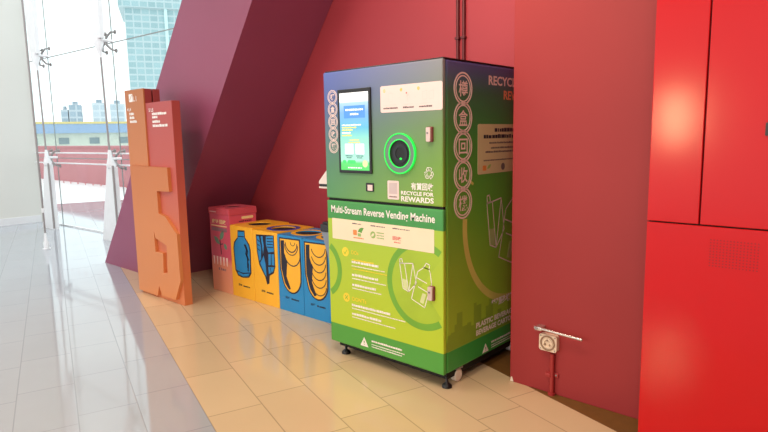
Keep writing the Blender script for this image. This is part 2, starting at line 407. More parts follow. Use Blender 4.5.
# tower and distant blocks, haze painted in as pale facade colours
def facade(name, c1, c2, sx, sz):
    m, t, p = new_mat(name); g = t.nodes.new('ShaderNodeTexCoord'); s = t.nodes.new('ShaderNodeSeparateXYZ'); t.links.new(g.outputs['Object'], s.inputs[0])
    cb = t.nodes.new('ShaderNodeCombineXYZ'); ad = t.nodes.new('ShaderNodeMath'); ad.operation = 'ADD'
    t.links.new(s.outputs[0], ad.inputs[0]); t.links.new(s.outputs[1], ad.inputs[1]); t.links.new(ad.outputs[0], cb.inputs[0]); t.links.new(s.outputs[2], cb.inputs[1])
    br = t.nodes.new('ShaderNodeTexBrick'); br.offset = 0; br.inputs['Brick Width'].default_value = sx; br.inputs['Row Height'].default_value = sz
    br.inputs['Scale'].default_value = 1; br.inputs['Mortar Size'].default_value = sz*.14; br.inputs['Color1'].default_value = lin(c1); br.inputs['Color2'].default_value = lin(tuple(min(255, q+14) for q in c1)); br.inputs['Mortar'].default_value = lin(c2)
    t.links.new(cb.outputs[0], br.inputs['Vector']); t.links.new(br.outputs['Color'], p.inputs['Base Color']); p.inputs['Roughness'].default_value = .5
    return m
M_tower = facade('hazy_teal_curtain_wall', (142, 172, 176), (178, 196, 198), 2.4, 1.5)
M_blk1 = facade('hazy_blue_grey_facade', (140, 158, 170), (182, 192, 198), 4, 3); M_blk2 = facade('hazy_pale_facade', (168, 182, 190), (196, 204, 208), 4, 3)
def block(name, c, ux, w, dep, z, m, label, crown=None):
    F = Frame((c[0], c[1], 0), ux, (0, 0, 1)); o = F.O.copy(); t = thing(name, o, label, 'building')
    MB().fbox(F, 0, w, 0, z, -dep, 0, m).build('facade', t, o)
    if crown: crown(F, t, o)
    return t
dv = Vector((.46, .89, 0))
def tcrown(F, t, o):
    MB().fbox(F, -1.2, 20, 31.5, 44, -18.5, .8, M_tower).build('crown', t, o)
    MB().fbox(F, 8.5, 9.2, 0, 31.5, 0, .5, pm('hazy_pale_mullion', (196, 222, 222), .5)).build('mullion', t, o)
block('office_tower', (-134.2, 60.2), dv, 19, 18, 31.5, M_tower, 'tall teal glass office tower rising behind plum column', tcrown)
dv2 = Vector((.4, .92, 0))
def rooms(w, z):
    def f(F, t, o): MB().fbox(F, w*.3, w*.7, z, z+1.6, -8, -3, M_blk1).build('roof_plant_room', t, o)
    return f
block('apartment_block', (-281.5, 96), dv2, 2.8, 10, 15.5, M_blk1, 'lowest stepped blue-grey apartment block on the far skyline', rooms(2.8, 15.5))
block('apartment_block', (-280.4, 99), dv2, 5.0, 10, 17.6, M_blk1, 'blue-grey apartment block, tallest of the left skyline cluster', rooms(5, 17.6))
block('apartment_block', (-276.8, 107.8), dv2, 5.8, 10, 18.6, M_blk2, 'pale high-rise immediately left of the mast by the sign', rooms(5.8, 18.6))
block('apartment_block', (-274.2, 114.6), dv2, 6.5, 10, 18.3, M_blk2, 'pale high-rise between second mast and orange sign', rooms(6.5, 18.3))

# ------------------------------------------------------------------ orange directory sign
o = Vector((-3.16, -.04, 0))
t = thing('directory_sign', o, 'tall orange and red floor directory sign with raised number 5', 'sign')
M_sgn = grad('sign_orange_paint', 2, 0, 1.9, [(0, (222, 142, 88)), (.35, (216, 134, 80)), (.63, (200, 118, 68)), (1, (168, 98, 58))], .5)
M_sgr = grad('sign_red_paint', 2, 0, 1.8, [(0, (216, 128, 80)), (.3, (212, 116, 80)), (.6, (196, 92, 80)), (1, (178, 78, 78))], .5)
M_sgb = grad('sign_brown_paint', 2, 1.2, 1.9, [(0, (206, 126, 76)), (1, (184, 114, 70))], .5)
M_sred = pm('sign_side_red', (160, 66, 66), .5)
F = XZ(-.095)
outline = [(-3.56, .024), (-3.56, 1.216), (-2.855, 1.212), (-2.85, 1.005), (-3.068, 1.0), (-3.065, .8), (-2.948, .778), (-2.765, .64), (-2.755, .23), (-2.86, .044), (-3.11, .042), (-3.153, .125), (-3.196, .026)]
hole = [(-3.18, .634), (-3.156, .567), (-2.956, .521), (-2.975, .27), (-3.05, .26), (-3.034, .444), (-3.175, .44)]
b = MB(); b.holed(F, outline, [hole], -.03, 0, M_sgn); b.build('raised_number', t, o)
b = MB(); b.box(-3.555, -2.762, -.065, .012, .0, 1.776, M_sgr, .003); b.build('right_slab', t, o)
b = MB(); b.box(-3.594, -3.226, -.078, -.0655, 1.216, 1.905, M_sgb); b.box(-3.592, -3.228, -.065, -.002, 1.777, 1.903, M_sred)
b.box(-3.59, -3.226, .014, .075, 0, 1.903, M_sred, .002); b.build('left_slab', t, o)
F = Frame((-.034, -.078, 0), (1, 0, 0), (0, 0, 1))
M_sw = pm('white_sign_vinyl', (245, 240, 235), .5)
b = MB(); dd = .001
b.prism(F, rrect(-3.477, -3.405, 1.797, 1.868, .008), 0, dd, M_sw)
for q in range(4): b.fbox(F, -3.464+q*.012, -3.455+q*.012, 1.812+q*.012, 1.822+q*.012, dd, .0014, M_sgn)
b.text(F, 'L1', -3.395, -3.33, 1.80, 1.845, dd, M_sw)
b.text(F, '4 L4', -3.527, -3.452, 1.715, 1.745, dd, M_sw, .02)
for k, (v, e) in enumerate(((1.678, -3.395), (1.643, -3.395), (1.608, -3.35))): b.small_print(F, -3.49, e, v, .025, dd, M_sw, k, .12)
F2 = XZ(-.065)
b.text(F2, '5 L5', -3.168, -3.085, 1.695, 1.725, dd, M_sw, .02)
for k, (v, e) in enumerate(((1.665, -2.86), (1.637, -3.02), (1.598, -2.98), (1.562, -2.845))): b.small_print(F2, -3.115, e, v, .024, dd, M_sw, k+9, .12)
b.build('lettering', t, o)

# ------------------------------------------------------------------ recycling bins
M_yb = pm('yellow_bin_print', (250, 186, 52), .38, var=.03); M_bb = pm('blue_bin_print', (30, 140, 204), .38, var=.03)
M_ink = pm('navy_ink', (22, 26, 48), .45); M_art = pm('print_blue', (40, 138, 202), .4); M_dk = pm('bin_inside', (28, 20, 34), .8)
M_royal = pm('royal_blue_print', (44, 70, 170), .4)
BF = .415
def ellipse(cx, cy, rx, ry, n=28, a0=0, a1=2*PI): return [(cx+rx*math.cos(a0+(a1-a0)*i/n), cy+ry*math.sin(a0+(a1-a0)*i/n)) for i in range(n)]
def top_plate(x0, x1, y0, y1, z, m, ell, t, o, rim=None, rr=1.38):
    b = MB(); cx, cy, rx, ry = ell
    b.holed(XY(z), rrect(x0, x1, y0, y1, .01), [ellipse(cx, cy, rx, ry)], 0, .012, m)
    if rim: b.holed(XY(z), ellipse(cx, cy, rx*rr, min(ry*rr, (y1-y0)/2-.012)), [ellipse(cx, cy, rx, ry)], .0121, .0135, rim)
    top = b.build('lid', t, o)
    b = MB(); b.prism(XY(z), ellipse(cx, cy, rx*1.02, ry*1.02), .0006, .002, M_dk); b.build('opening', top, o)
def make_bin(x0, x1, z, m, label, art, rim, caption):
    o = Vector(((x0+x1)/2, BF+.2, 0)); t = thing('recycling_bin', o, label, 'recycling bin', 'printed recycling bins in a row')
    b = MB(); b.box(x0, x1, BF, BF+.42, 0.0, z-.02, m, .004); b.build('body', t, o)
    top_plate(x0, x1, BF, BF+.42, z-.02, m, ((x0+x1)/2, BF+.21, .115, .105), t, o, rim)
    b = MB(); art(b, x0, x1); b.build('printed_picture', t, o)
    b = MB(); b.text(XZ(BF), caption, (x0+x1)/2-.075, (x0+x1)/2-.02, .108, .128, .001, M_ink, .01); b.small_print(XZ(BF), (x0+x1)/2+.0, (x0+x1)/2+.1, .108, .014, .001, M_ink, int(x0*100), .2)
    b.build('lettering', t, o)
    return t
A = XZ(BF)
def bottle_art(b, x0, x1):
    c = (x0+x1)/2+.004
    out = [(-.055, .625), (.055, .632), (.058, .57), (.12, .51), (.135, .46), (.13, .25), (.09, .205), (0, .19), (-.08, .2), (-.12, .25), (-.135, .45), (-.12, .51), (-.06, .56)]
    b.prism(A, [(c+u, v) for u, v in out], 0, .001, M_ink)
    b.prism(A, [(c+u*.88, .41+(v-.41)*.945) for u, v in out], .001, .0016, M_art)
    b.stroke(A, [(c-.05, .57), (c+.05, .575)], .008, .002, M_ink)
    b.stroke(A, [(c-.11, .245), (c, .232), (c+.1, .25)], .01, .002, M_ink)
    for pts in ([(.045, .50), (.075, .46), (.06, .42), (.085, .38), (.08, .30)], [(.062, .50), (.09, .45), (.075, .41), (.1, .37)], [(.09, .33), (.085, .27)]):
        b.stroke(A, [(c+u, v) for u, v in pts], .016, .0022, M_ink)
def crushed_art(b, x0, x1):
    c = (x0+x1)/2+.008
    out = [(-.13, .615), (.125, .632), (.13, .36), (.105, .30), (.045, .27), (.035, .2), (.005, .185), (-.02, .25), (-.1, .35), (-.125, .46)]
    b.prism(A, [(c+u, v) for u, v in out], 0, .001, M_ink)
    for poly in ([(-.12, .60), (-.085, .603), (-.06, .50), (-.07, .40), (-.095, .38), (-.112, .46)], [(-.06, .605), (-.035, .607), (-.02, .52), (-.035, .45), (-.045, .52)],
                 [(-.085, .365), (-.055, .40), (-.03, .44), (-.005, .36), (-.0, .26), (-.02, .27)], [(.015, .61), (.115, .625), (.118, .49), (.04, .475), (.012, .54)],
                 [(.04, .46), (.075, .464), (.07, .37), (.035, .36)], [(.085, .465), (.118, .468), (.118, .37), (.082, .37)], [(.03, .345), (.116, .355), (.095, .312), (.035, .285)]):
        b.prism(A, [(c+u, v) for u, v in poly], .001, .0016, M_art)
    for v in (.595, .57, .545, .52): b.stroke(A, [(c+.03, v), (c+.108, v+.006)], .008, .002, M_ink)
    for v in (.57, .53, .49): b.stroke(A, [(c-.11, v), (c-.08, v-.012)], .008, .002, M_ink)
    b.stroke(A, [(c+.06, .34), (c+.07, .30)], .007, .002, M_ink)
def can_art(b, x0, x1, arcs):
    c = (x0+x1)/2+.004
    cap = [(-.14, .625), (.135, .632), (.14, .36)]+[(.01+.13*math.cos(a), .31+.15*math.sin(a)) for a in [-PI*i/12 for i in range(1, 12)]]+[(-.14, .36)]
    b.prism(A, [(c+u, v) for u, v in cap], 0, .001, M_ink)
    b.prism(A, [(c+u*.9, .41+(v-.41)*.95) for u, v in cap], .001, .0016, M_yb)
    b.prism(A, [(c+u, v) for u, v in [(-.118, .60), (-.07, .605), (-.075, .5), (-.04, .42), (-.055, .3), (-.005, .2), (-.03, .19), (-.08, .24), (-.12, .36)]], .0016, .002, M_ink)
    for (cu, cv, r, a0, a1, w) in arcs:
        b.ring(A, c+cu, cv, r-w/2, r+w/2, .0016, .0022, M_ink, 20, a0, a1)
def arcs1(b, x0, x1): can_art(b, x0, x1, [(.02, .59, .075, PI, 2*PI, .010), (.02, .575, .085, PI, 2*PI, .008), (.03, .50, .1, PI*1.05, 2*PI, .010), (.04, .60, .03, PI, 2*PI, .006)])
def arcs2(b, x0, x1): can_art(b, x0, x1, [(.03, .60-.062*k, .085, PI*1.1, 2*PI*.985, .008) for k in range(6)])
make_bin(-2.738, -2.392, .672, M_yb, 'yellow recycling bin printed with whole blue bottle, beside the pink bin', bottle_art, None, '膠樽')
make_bin(-2.388, -2.040, .662, M_yb, 'yellow recycling bin printed with a crushed blue bottle', crushed_art, M_royal, '膠樽')
make_bin(-2.036, -1.714, .655, M_bb, 'blue recycling bin with yellow can print of few arcs', arcs1, M_yb, '鋁罐')
make_bin(-1.710, -1.395, .652, M_bb, 'blue recycling bin with many-ringed yellow can print, nearest the machine', arcs2, M_yb, '鋁罐')
# pink bin
o = Vector((-2.92, .6, 0)); t = thing('recycling_bin', o, 'taller pink recycling bin printed with green sprout, leftmost of the row', 'recycling bin', 'printed recycling bins in a row')
M_pink = grad('pink_bin_print', 2, 0, .8, [(0, (238, 164, 130)), (.34, (234, 150, 126)), (.42, (212, 90, 118)), (.8, (214, 84, 112)), (1, (220, 98, 124))], .45)
M_pinkt = pm('pink_bin_lid', (214, 88, 106), .45)
b = MB(); b.box(-3.078, -2.744, BF, .715, 0, .745, M_pink, .004); b.build('body', t, o)
top_plate(-3.083, -2.739, BF-.005, .72, .795, M_pinkt, (-2.91, .565, .10, .08), t, o, M_pink)
b = MB(); b.box(-3.083, -2.739, BF-.005, .72, .745, .795, M_pinkt, .004); b.build('lid_rim', t, o)
M_cr = pm('cream_print', (246, 226, 170), .5); M_grn = pm('sage_print', (104, 152, 128), .5); M_gy = pm('grey_print', (150, 110, 124), .5); M_pw = pm('pink_white_print', (250, 226, 220), .5)
b = MB(); c = -2.92
b.text(A, '廚餘 回收', c-.115, c+.125, .655, .70, .001, M_cr, .03); b.fbox(A, c-.13, c+.13, .632, .642, 0, .001, M_cr); b.fbox(A, c-.13, c+.13, .585, .62, 0, .001, M_gy)
b.fbox(A, -3.06, -2.95, .765, .772, .005, .006, M_pw)
FS = YZ(-2.744); b.prism(FS, rrect(.55, .68, .70, .725, .01), 0, .001, M_cr); b.small_print(FS, .52, .66, .675, .012, .001, M_ink, 3)
b.build('lettering', t, o)
b = MB()
def leaf(cu, cv, L, w, ang, m, d):
    ca, sa = math.cos(ang), math.sin(ang); P = []
    for i in range(9): x = L*i/8; P.append((x, w*math.sin(PI*i/8)))
    for i in range(7, 0, -1): x = L*i/8; P.append((x, -w*math.sin(PI*i/8)))
    return [(cu+x*ca-y*sa, cv+x*sa+y*ca) for x, y in P]
b.prism(A, leaf(c+.005, .50, .12, .028, .95, M_grn, 0), 0, .001, M_grn); b.prism(A, leaf(c+.0, .46, .12, .026, 2.5, M_grn, 0), 0, .001, M_grn)
b.prism(A, leaf(c+.07, .475, .07, .022, -.9, M_grn, 0), 0, .001, M_grn)
b.stroke(A, [(c+.02, .37), (c+.012, .44), (c+.005, .5)], .012, .0011, M_ink); b.stroke(A, [(c+.005, .46), (c+.05, .47)], .008, .0011, M_ink)
for k in range(5): b.prism(A, [(c-.125+k*.054, .34), (c-.095+k*.054, .34), (c-.10+k*.054, .305), (c-.105+k*.054, .26), (c-.115+k*.054, .26), (c-.12+k*.054, .305)], 0, .001, M_pw)
b.small_print(A, c-.04, c+.08, .21, .025, .001, M_gy, 5)
b.build('printed_picture', t, o)

# ------------------------------------------------------------------ grey leaflet bin between blue bin and machine
o = Vector((-1.1, .33, 0)); t = thing('waste_bin', o, 'slim grey bin with dark lid between blue bin and machine', 'bin')
M_gb = pm('grey_bin_plastic', (136, 146, 164), .4); M_gl = pm('dark_grey_lid', (44, 44, 50), .4)
b = MB(); zt, zb = .775, 0; X0, X1, Y0, Y1 = -1.24, -.965, .21, .40; e = .055
vs = [(X0+e, Y0+e*.4, zb), (X1, Y0+e*.4, zb), (X1, Y1-e*.4, zb), (X0+e, Y1-e*.4, zb), (X0+e, Y0+e*.3, .56), (X1, Y0+e*.3, .56), (X1, Y1-e*.3, .56), (X0+e, Y1-e*.3, .56), (X0, Y0, zt), (X1, Y0, zt), (X1, Y1, zt), (X0, Y1, zt)]
b.add(vs, [[3, 2, 1, 0], [8, 9, 10, 11]]+[[i, (i+1) % 4, 4+(i+1) % 4, 4+i] for i in range(4)]+[[4+i, 4+(i+1) % 4, 8+(i+1) % 4, 8+i] for i in range(4)], M_gb); b.build('body', t, o)
b = MB(); b.box(X0-.006, X1+.004, Y0-.006, Y1+.006, .775, .83, M_gl, .006); b.box(X0+.0, X1, Y0+.01, Y1-.01, .83, .845, M_gl, .006); b.build('lid', t, o)
b = MB(); G = XZ(Y0+e*.4)
M_lp = pm('pale_blue_print', (205, 215, 232), .5)
for k in range(9): b.small_print(G, X0+e+.006, X0+e+.09, .10+k*.045, .018, .0012, M_lp, k)
b.build('lettering', t, o)

# ------------------------------------------------------------------ reverse vending machine
MW, MD, MH, MZ = -.939, 1.02, 1.855, .092
o = Vector((-.47, .5, 0)); t = thing('reverse_vending_machine', o, 'large green bottle recycling machine with screen and glowing round opening', 'vending machine')
O2 = o
def gz(z): return z
M_side = grad('machine_side_print', 2, .092, 1.855, [(0, (62, 164, 72)), (.0705, (62, 164, 72)), (.0715, (170, 208, 60)), (.3, (144, 184, 54)), (.52, (104, 168, 56)), (.75, (70, 146, 62)), (.9, (64, 112, 84)), (1, (86, 86, 150))], .42)
M_up = grad('machine_upper_print', 2, 1.05, 1.855, [(0, (86, 150, 96)), (.25, (84, 138, 106)), (.55, (88, 116, 134)), (.8, (84, 102, 166)), (1, (92, 110, 184))], .42, .5, 0, -.47, .47,
            [(0, (136, 172, 50)), (.3, (114, 158, 62)), (.55, (110, 144, 84)), (.8, (122, 134, 124)), (1, (136, 138, 144))])
M_low = grad('machine_lower_print', 2, .092, 1.05, [(0, (80, 160, 64)), (.134, (80, 160, 64)), (.1345, (184, 208, 46)), (.5, (178, 204, 52)), (.869, (168, 200, 58)), (.8695, (64, 148, 72)), (1, (74, 156, 82))], .42)
b = MB(); b.box(MW+.004, 0, .032, MD, MZ, MH-.006, M_side, .012); body = b.build('cabinet_body', t, o)
b = MB(); b.box(MW+.006, -.002, .01, MD, MH-.006, MH+.004, M_black, .004); b.build('top_cap', t, o)
b = MB(); b.box(MW+.02, -.02, .06, MD-.06, .045, MZ, M_gap); b.build('chassis', t, o)
b = MB(); b.box(MW, 0, 0, .028, 1.058, MH-.004, M_up, .009, 3); ud = b.build('upper_door', t, o)
b = MB(); b.box(MW, 0, 0, .028, MZ, 1.043, M_low, .009, 3); ld = b.build('lower_door', t, o)
b = MB(); b.box(MW+.01, -.008, .012, .034, MZ+.01, MH-.02, M_gap); b.build('door_gasket', t, o)
FF, SS = XZ(0), YZ(0)
M_pw2 = pm('white_print', (246, 238, 232), .45); M_pp = pm('pinkish_panel_print', (238, 212, 208), .42, var=.02); M_cream2 = pm('cream_panel_print', (246, 226, 196), .42, var=.02)
M_or = pm('orange_print', (226, 140, 70), .5); M_lg = pm('light_green_print', (150, 184, 104), .5); M_rd = pm('red_print', (222, 110, 100), .5); M_yp = pm('yellow_print', (244, 216, 60), .45); M_grey = pm('grey_text_print', (110, 96, 96), .5); M_pg = pm('pale_line_print', (222, 206, 202), .5)
M_rg = pm('green_ring_print', (112, 172, 52), .42); M_lm = pm('lime_disc_print', (166, 196, 52), .42)
# -- upper door prints and fittings
CH = '樽盒回收機'
for k, z in enumerate((1.697, 1.620, 1.543, 1.466, 1.389)):
    b = MB(); b.ring(FF, -.858, z, .0385, .043, 0, .0012, M_pp, 32); b.ring(FF, -.858, z, .030, .034, 0, .0012, M_pp, 32)
    b.text(FF, CH[k], -.858-.019, -.858+.019, z-.019, z+.019, .0006, M_pp, .03); b.build('character_badge', ud, o)
b = MB(); b.prism(FF, rrect(-.448, .0, 1.583, 1.734, .012), 0, .0012, M_pp)
for k, u in enumerate((-.417, -.289, -.164)):
    b.disc(FF, u, 1.706, .010, .0012, .0016, pm('olive_yellow_print', (206, 196, 84), .5), 20, .85); b.text(FF, str(k+1), u-.003, u+.003, 1.700, 1.712, .0016, M_pp)
for k, (a, e) in enumerate(((-.425, -.315), (-.276, -.195), (-.16, -.07))):
    b.small_print(FF, a, e, 1.602, .010, .0014, M_grey, k, .12); b.small_print(FF, a+.005, e-.01, 1.620, .006, .0014, M_pg, k+4, .15)
b.stroke(FF, [(-.385, 1.645), (-.385, 1.69), (-.355, 1.69), (-.355, 1.645)], .003, .0014, M_pg, True); b.stroke(FF, [(-.37, 1.69), (-.37, 1.705)], .003, .0014, M_pg)
b.stroke(FF, [(-.255, 1.66), (-.235, 1.68), (-.225, 1.655)], .003, .0014, M_pg); b.disc(FF, -.25, 1.686, .005, .0012, .0016, M_rd, 12); b.stroke(FF, [(-.245, 1.68), (-.24, 1.64)], .004, .0014, M_pg)
for u in (-.135, -.09): b.stroke(FF, [(u, 1.645), (u, 1.685), (u+.03, 1.69), (u+.03, 1.645)], .003, .0014, M_pg, True)
b.stroke(FF, [(-.31, 1.66), (-.30, 1.665)], .003, .0014, M_pg); b.stroke(FF, [(-.19, 1.66), (-.18, 1.665)], .003, .0014, M_pg)
b.build('instruction_panel', ud, o)
b = MB(); b.fbox(FF, -.801, -.521, 1.225, 1.736, 0, .012, M_black, .004); sc = b.build('touchscreen', t, o)
M_scr = grad('screen_image', 2, 1.24, 1.715, [(0, (70, 190, 90)), (.1, (86, 198, 110)), (.13, (150, 214, 196)), (.4, (130, 204, 186)), (.55, (86, 168, 200)), (.75, (110, 160, 220)), (.87, (150, 190, 235)), (.89, (236, 244, 250)), (1, (240, 246, 250))], .15, .5, emit=.42)
M_su = pm('screen_white', (236, 246, 248), .2, emit=.42); M_sb = pm('screen_blue', (70, 130, 214), .2, emit=.55); M_sy = pm('screen_yellow', (222, 214, 90), .2, emit=.55); M_sg = pm('screen_green', (60, 190, 100), .2, emit=.55); M_sk = pm('screen_text', (70, 110, 130), .2)
b = MB(); b.fbox(FF, -.782, -.537, 1.243, 1.713, .012, .0125, M_scr)
b.fbox(FF, -.745, -.565, 1.56, 1.635, .0125, .0128, M_sb); b.small_print(FF, -.73, -.58, 1.605, .012, .013, M_su, 2); b.small_print(FF, -.69, -.62, 1.578, .012, .013, M_su, 4)
for k, (v, e, m) in enumerate(((1.515, -.60, M_su), (1.50, -.64, M_sy), (1.485, -.67, M_sy), (1.468, -.69, M_su), (1.452, -.68, M_sy))): b.small_print(FF, -.765, e, v, .009, .013, m, k, .2)
b.small_print(FF, -.70, -.62, 1.425, .008, .013, M_sy, 8); b.small_print(FF, -.71, -.61, 1.41, .008, .013, M_sy, 9)
for u in (-.742, -.650): b.fbox(FF, u, u+.072, 1.342, 1.405, .0125, .0128, M_su); b.small_print(FF, u+.004, u+.066, 1.328, .007, .013, M_sk, 3, .15); b.small_print(FF, u+.012, u+.056, 1.317, .006, .013, M_sk, 5, .15)
for u, w in ((-.765, .03), (-.722, .07)): b.prism(FF, rrect(u, u+w, 1.284, 1.305, .01), .0125, .0128, M_sg)
b.disc(FF, -.572, 1.285, .022, .0125, .0129, pm('screen_badge', (190, 214, 150), .2, emit=.5), 24)
b.small_print(FF, -.72, -.6, 1.255, .008, .013, M_su, 12)
b.build('display', sc, o)
# round opening
cu, cv = -.299, 1.348
M_led_glint = pm('green_led_and_glint', (20, 214, 70), .3, emit=.75); M_rim = pm('grey_ring_metal', (106, 132, 118), .4, .1); M_in = pm('chute_black', (10, 14, 12), .5)
b = MB(); b.ring(FF, cu, cv, .079, .110, 0, .012, M_rim, 56); rg = b.build('opening_ring', t, o)
b = MB(); b.ring(FF, cu, cv, .110, .116, 0, .015, M_led_glint, 56); b.ring(FF, cu, cv, .077, .082, .008, .0135, M_led_glint, 56); b.build('light_ring', rg, o)
b = MB(); b.disc(FF, cu, cv, .078, .001, .003, M_in, 48); b.ring(FF, cu, cv, .035, .055, .003, .006, pm('flap_grey', (8, 10, 9), .3), 32); b.sphere((cu+.005, -.006, cv-.03), .009, M_led_glint, 12, (1, .5, .8)); b.build('flap', rg, o)  # the small glowing sphere is a green glint put into the opening
# lock handles
M_lock = pm('pale_lock_metal', (222, 196, 190), .35, .2); M_lr = pm('red_lock_side', (126, 56, 58), .45)
def lock(par, u0, u1, v0, v1):
    b = MB(); b.prism(FF, rrect(u0, u1, v0, v1, .006), 0, .012, M_lr); b.prism(FF, rrect(u0+.001, u1-.007, v0+.003, v1-.003, .006), .012, .024, M_lock); h = b.build('lock_handle', t, o)
    b = MB(); b.disc(FF, (u0+u1)/2-.006, (v0+v1)/2+.008, .006, .024, .027, M_dsteel, 14); b.fbox(FF, (u0+u1)/2-.0075, (u0+u1)/2-.0045, (v0+v1)/2+.004, (v0+v1)/2+.012, .027, .0275, M_black); b.build('keyhole', h, o)
lock(ud, -.098, -.062, 1.412, 1.495); lock(ld, -.095, -.057, .522, .606)
b = MB(); b.prism(FF, rrect(-.577, -.514, 1.117, 1.169, .003), 0, .005, M_black); b.fbox(FF, -.562, -.522, 1.123, 1.158, .005, .0065, M_pp); b.build('card_reader', t, o)
b = MB(); b.prism(FF, rrect(-.404, -.316, 1.080, 1.190, .008), 0, .0012, M_pp)
b.fbox(FF, -.392, -.328, 1.112, 1.178, .0012, .0014, pm('pale_grey_print', (204, 186, 186), .5)); b.small_print(FF, -.39, -.33, 1.092, .008, .0015, M_grey, 4, .15); b.build('code_card', ud, o)
b = MB(); b.text(FF, '♻', -.128, -.062, 1.207, 1.274, .0006, M_pw2, .01); b.build('recycling_symbol', ud, o)
b = MB(); b.text(FF, '有賞回收', -.225, -.065, 1.143, 1.185, .0006, M_pw2, .025)
b.text(FF, 'RECYCLE FOR', -.300, -.063, 1.112, 1.134, .0006, M_pw2, .03); b.text(FF, 'REWARDS', -.300, -.063, 1.073, 1.104, .0006, M_pw2, .03); b.build('lettering', ud, o)
# -- lower door prints
def clip_ring(b, u, v, r0, r1, d, m, u0, u1, v0, v1, n=160):
    for i in range(n):
        a, e = 2*PI*i/n, 2*PI*(i+1)/n; q = [(u+math.cos(x)*r, v+math.sin(x)*r) for x, r in ((a, r0), (a, r1), (e, r1), (e, r0))]
        if all(u0 <= x <= u1 and v0 <= y <= v1 for x, y in q): b.add([FF.p(x, y, d) for x, y in q], [[0, 1, 2, 3]], m)
b = MB(); clip_ring(b, -.158, .592, 0, .222, .0004, M_lm, -.932, -.008, .224, .92); clip_ring(b, -.158, .592, .222, .262, .0006, M_rg, -.932, -.008, .224, .92, 200); b.build('ring_print', ld, o)
b = MB(); clip_ring(b, -1.02, .585, .165, .205, .0006, M_rg, -.932, -.008, .224, .92, 200); b.build('ring_print', ld, o)
b = MB(); b.text(FF, 'Multi-Stream Reverse Vending Machine', -.898, -.056, .951, 1.012, .0006, M_pw2, .02); b.build('lettering', ld, o)
b = MB(); b.prism(FF, rrect(-.893, -.062, .794, .928, .004), 0, .0012, M_cream2)
for k, (u, e, m1, m2) in enumerate(((-.708, -.63, M_grey, M_pg), (-.548, -.43, M_grey, M_pg), (-.37, -.24, M_grey, M_lg))): b.small_print(FF, u, u+.04, .904, .009, .0014, m1, k, .1); b.small_print(FF, u+.045, e, .904, .007, .0014, M_grey, k+7, .3)
b.prism(FF, rrect(-.702, -.668, .835, .868, .006), .0012, .0015, M_or); b.prism(FF, rrect(-.662, -.632, .83, .85, .005), .0012, .0015, M_lg)
b.prism(FF, leaf(-.66, .858, .06, .012, .5, 0, 0), .0012, .0016, pm('leaf_green_print', (96, 160, 70), .5)); b.disc(FF, -.632, .862, .009, .0012, .0015, pm('leaf_green_print', (96, 160, 70), .5), 14); b.small_print(FF, -.70, -.61, .815, .008, .0014, M_or, 5, .15)
b.disc(FF, -.53, .852, .022, .0012, .0015, M_lg, 20); b.prism(FF, leaf(-.545, .84, .035, .008, .7, 0, 0), .0015, .0018, M_cream2)
for k in range(3): b.small_print(FF, -.50, -.44, .865-k*.016, .008, .0014, M_lg, k+3, .2)
b.text(FF, '回收', -.37, -.30, .838, .862, .0012, M_rd, .03); b.small_print(FF, -.36, -.31, .822, .008, .0014, M_rd, 6, .2)
b.build('logo_panel', ld, o)
b = MB(); b.disc(FF, -.777, .717, .030, 0, .0012, M_yp, 28); b.stroke(FF, [(-.791, .716), (-.781, .705), (-.762, .73)], .006, .0016, M_lm); b.build('tick_badge', ld, o); b = MB(); b.text(FF, 'DOs', -.722, -.66, .708, .733, .0006, M_yp, .02)
for k, (v, e, m, h) in enumerate(((.668, -.53, M_yp, .010), (.652, -.49, M_pw2, .016), (.630, -.44, M_pw2, .007), (.612, -.42, M_yp, .007), (.568, -.495, M_pw2, .016), (.548, -.43, M_pw2, .007), (.503, -.515, M_pw2, .016), (.484, -.47, M_pw2, .007))): b.small_print(FF, -.722, e, v, h, .001, m, k, .16)
b.build('instruction_text', ld, o)
b = MB(); b.disc(FF, -.778, .416, .030, 0, .0012, M_yp, 28); b.stroke(FF, [(-.79, .404), (-.766, .428)], .006, .0016, M_lm); b.stroke(FF, [(-.79, .428), (-.766, .404)], .006, .0016, M_lm); b.build('cross_badge', ld, o); b = MB(); b.text(FF, "DON'Ts", -.724, -.60, .403, .43, .0006, M_yp, .02)
for k, (v, e, h) in enumerate(((.368, -.40, .016), (.350, -.28, .007), (.310, -.475, .016), (.292, -.36, .007))): b.small_print(FF, -.73, e, v, h, .001, M_pw2, k+20, .16)
b.build('instruction_text', ld, o)
cart = [(-.318, .704), (-.217, .716), (-.193, .602), (-.251, .542), (-.294, .556)]; c2 = [(-.281, .709), (-.251, .542), (-.217, .716)]; cap = [(-.316, .706), (-.318, .729), (-.302, .734), (-.294, .709)]
lab = [(-.298, .614), (-.266, .611), (-.259, .55), (-.289, .557)]
bot = [(-.136, .704), (-.182, .673), (-.193, .635), (-.204, .592), (-.231, .504), (-.133, .468), (-.107, .551), (-.082, .616), (-.091, .679), (-.101, .697)]
bcap = [(-.119, .731), (-.094, .722), (-.101, .697), (-.136, .704)]; bl = [(-.148, .552), (-.122, .548), (-.143, .487), (-.169, .495)]
def drawing(b, Fr, fn, w, m, mf, d):
    for p, cl in ((cart, 1), (c2, 0), (cap, 1), (bot, 1), (bcap, 1), ([(-.188, .636), (-.117, .614)], 0), ([(-.178, .584), (-.112, .562)], 0)): b.stroke(Fr, [fn(*q) for q in p], w, d, m, bool(cl))
    for p in (lab, bl): b.prism(Fr, [fn(*q) for q in p], 0, d, mf)
b = MB(); drawing(b, FF, lambda u, v: (u, v), .005, M_pw2, pm('pale_lime_print', (214, 222, 160), .5), .001); b.build('bottle_drawing', ld, o)
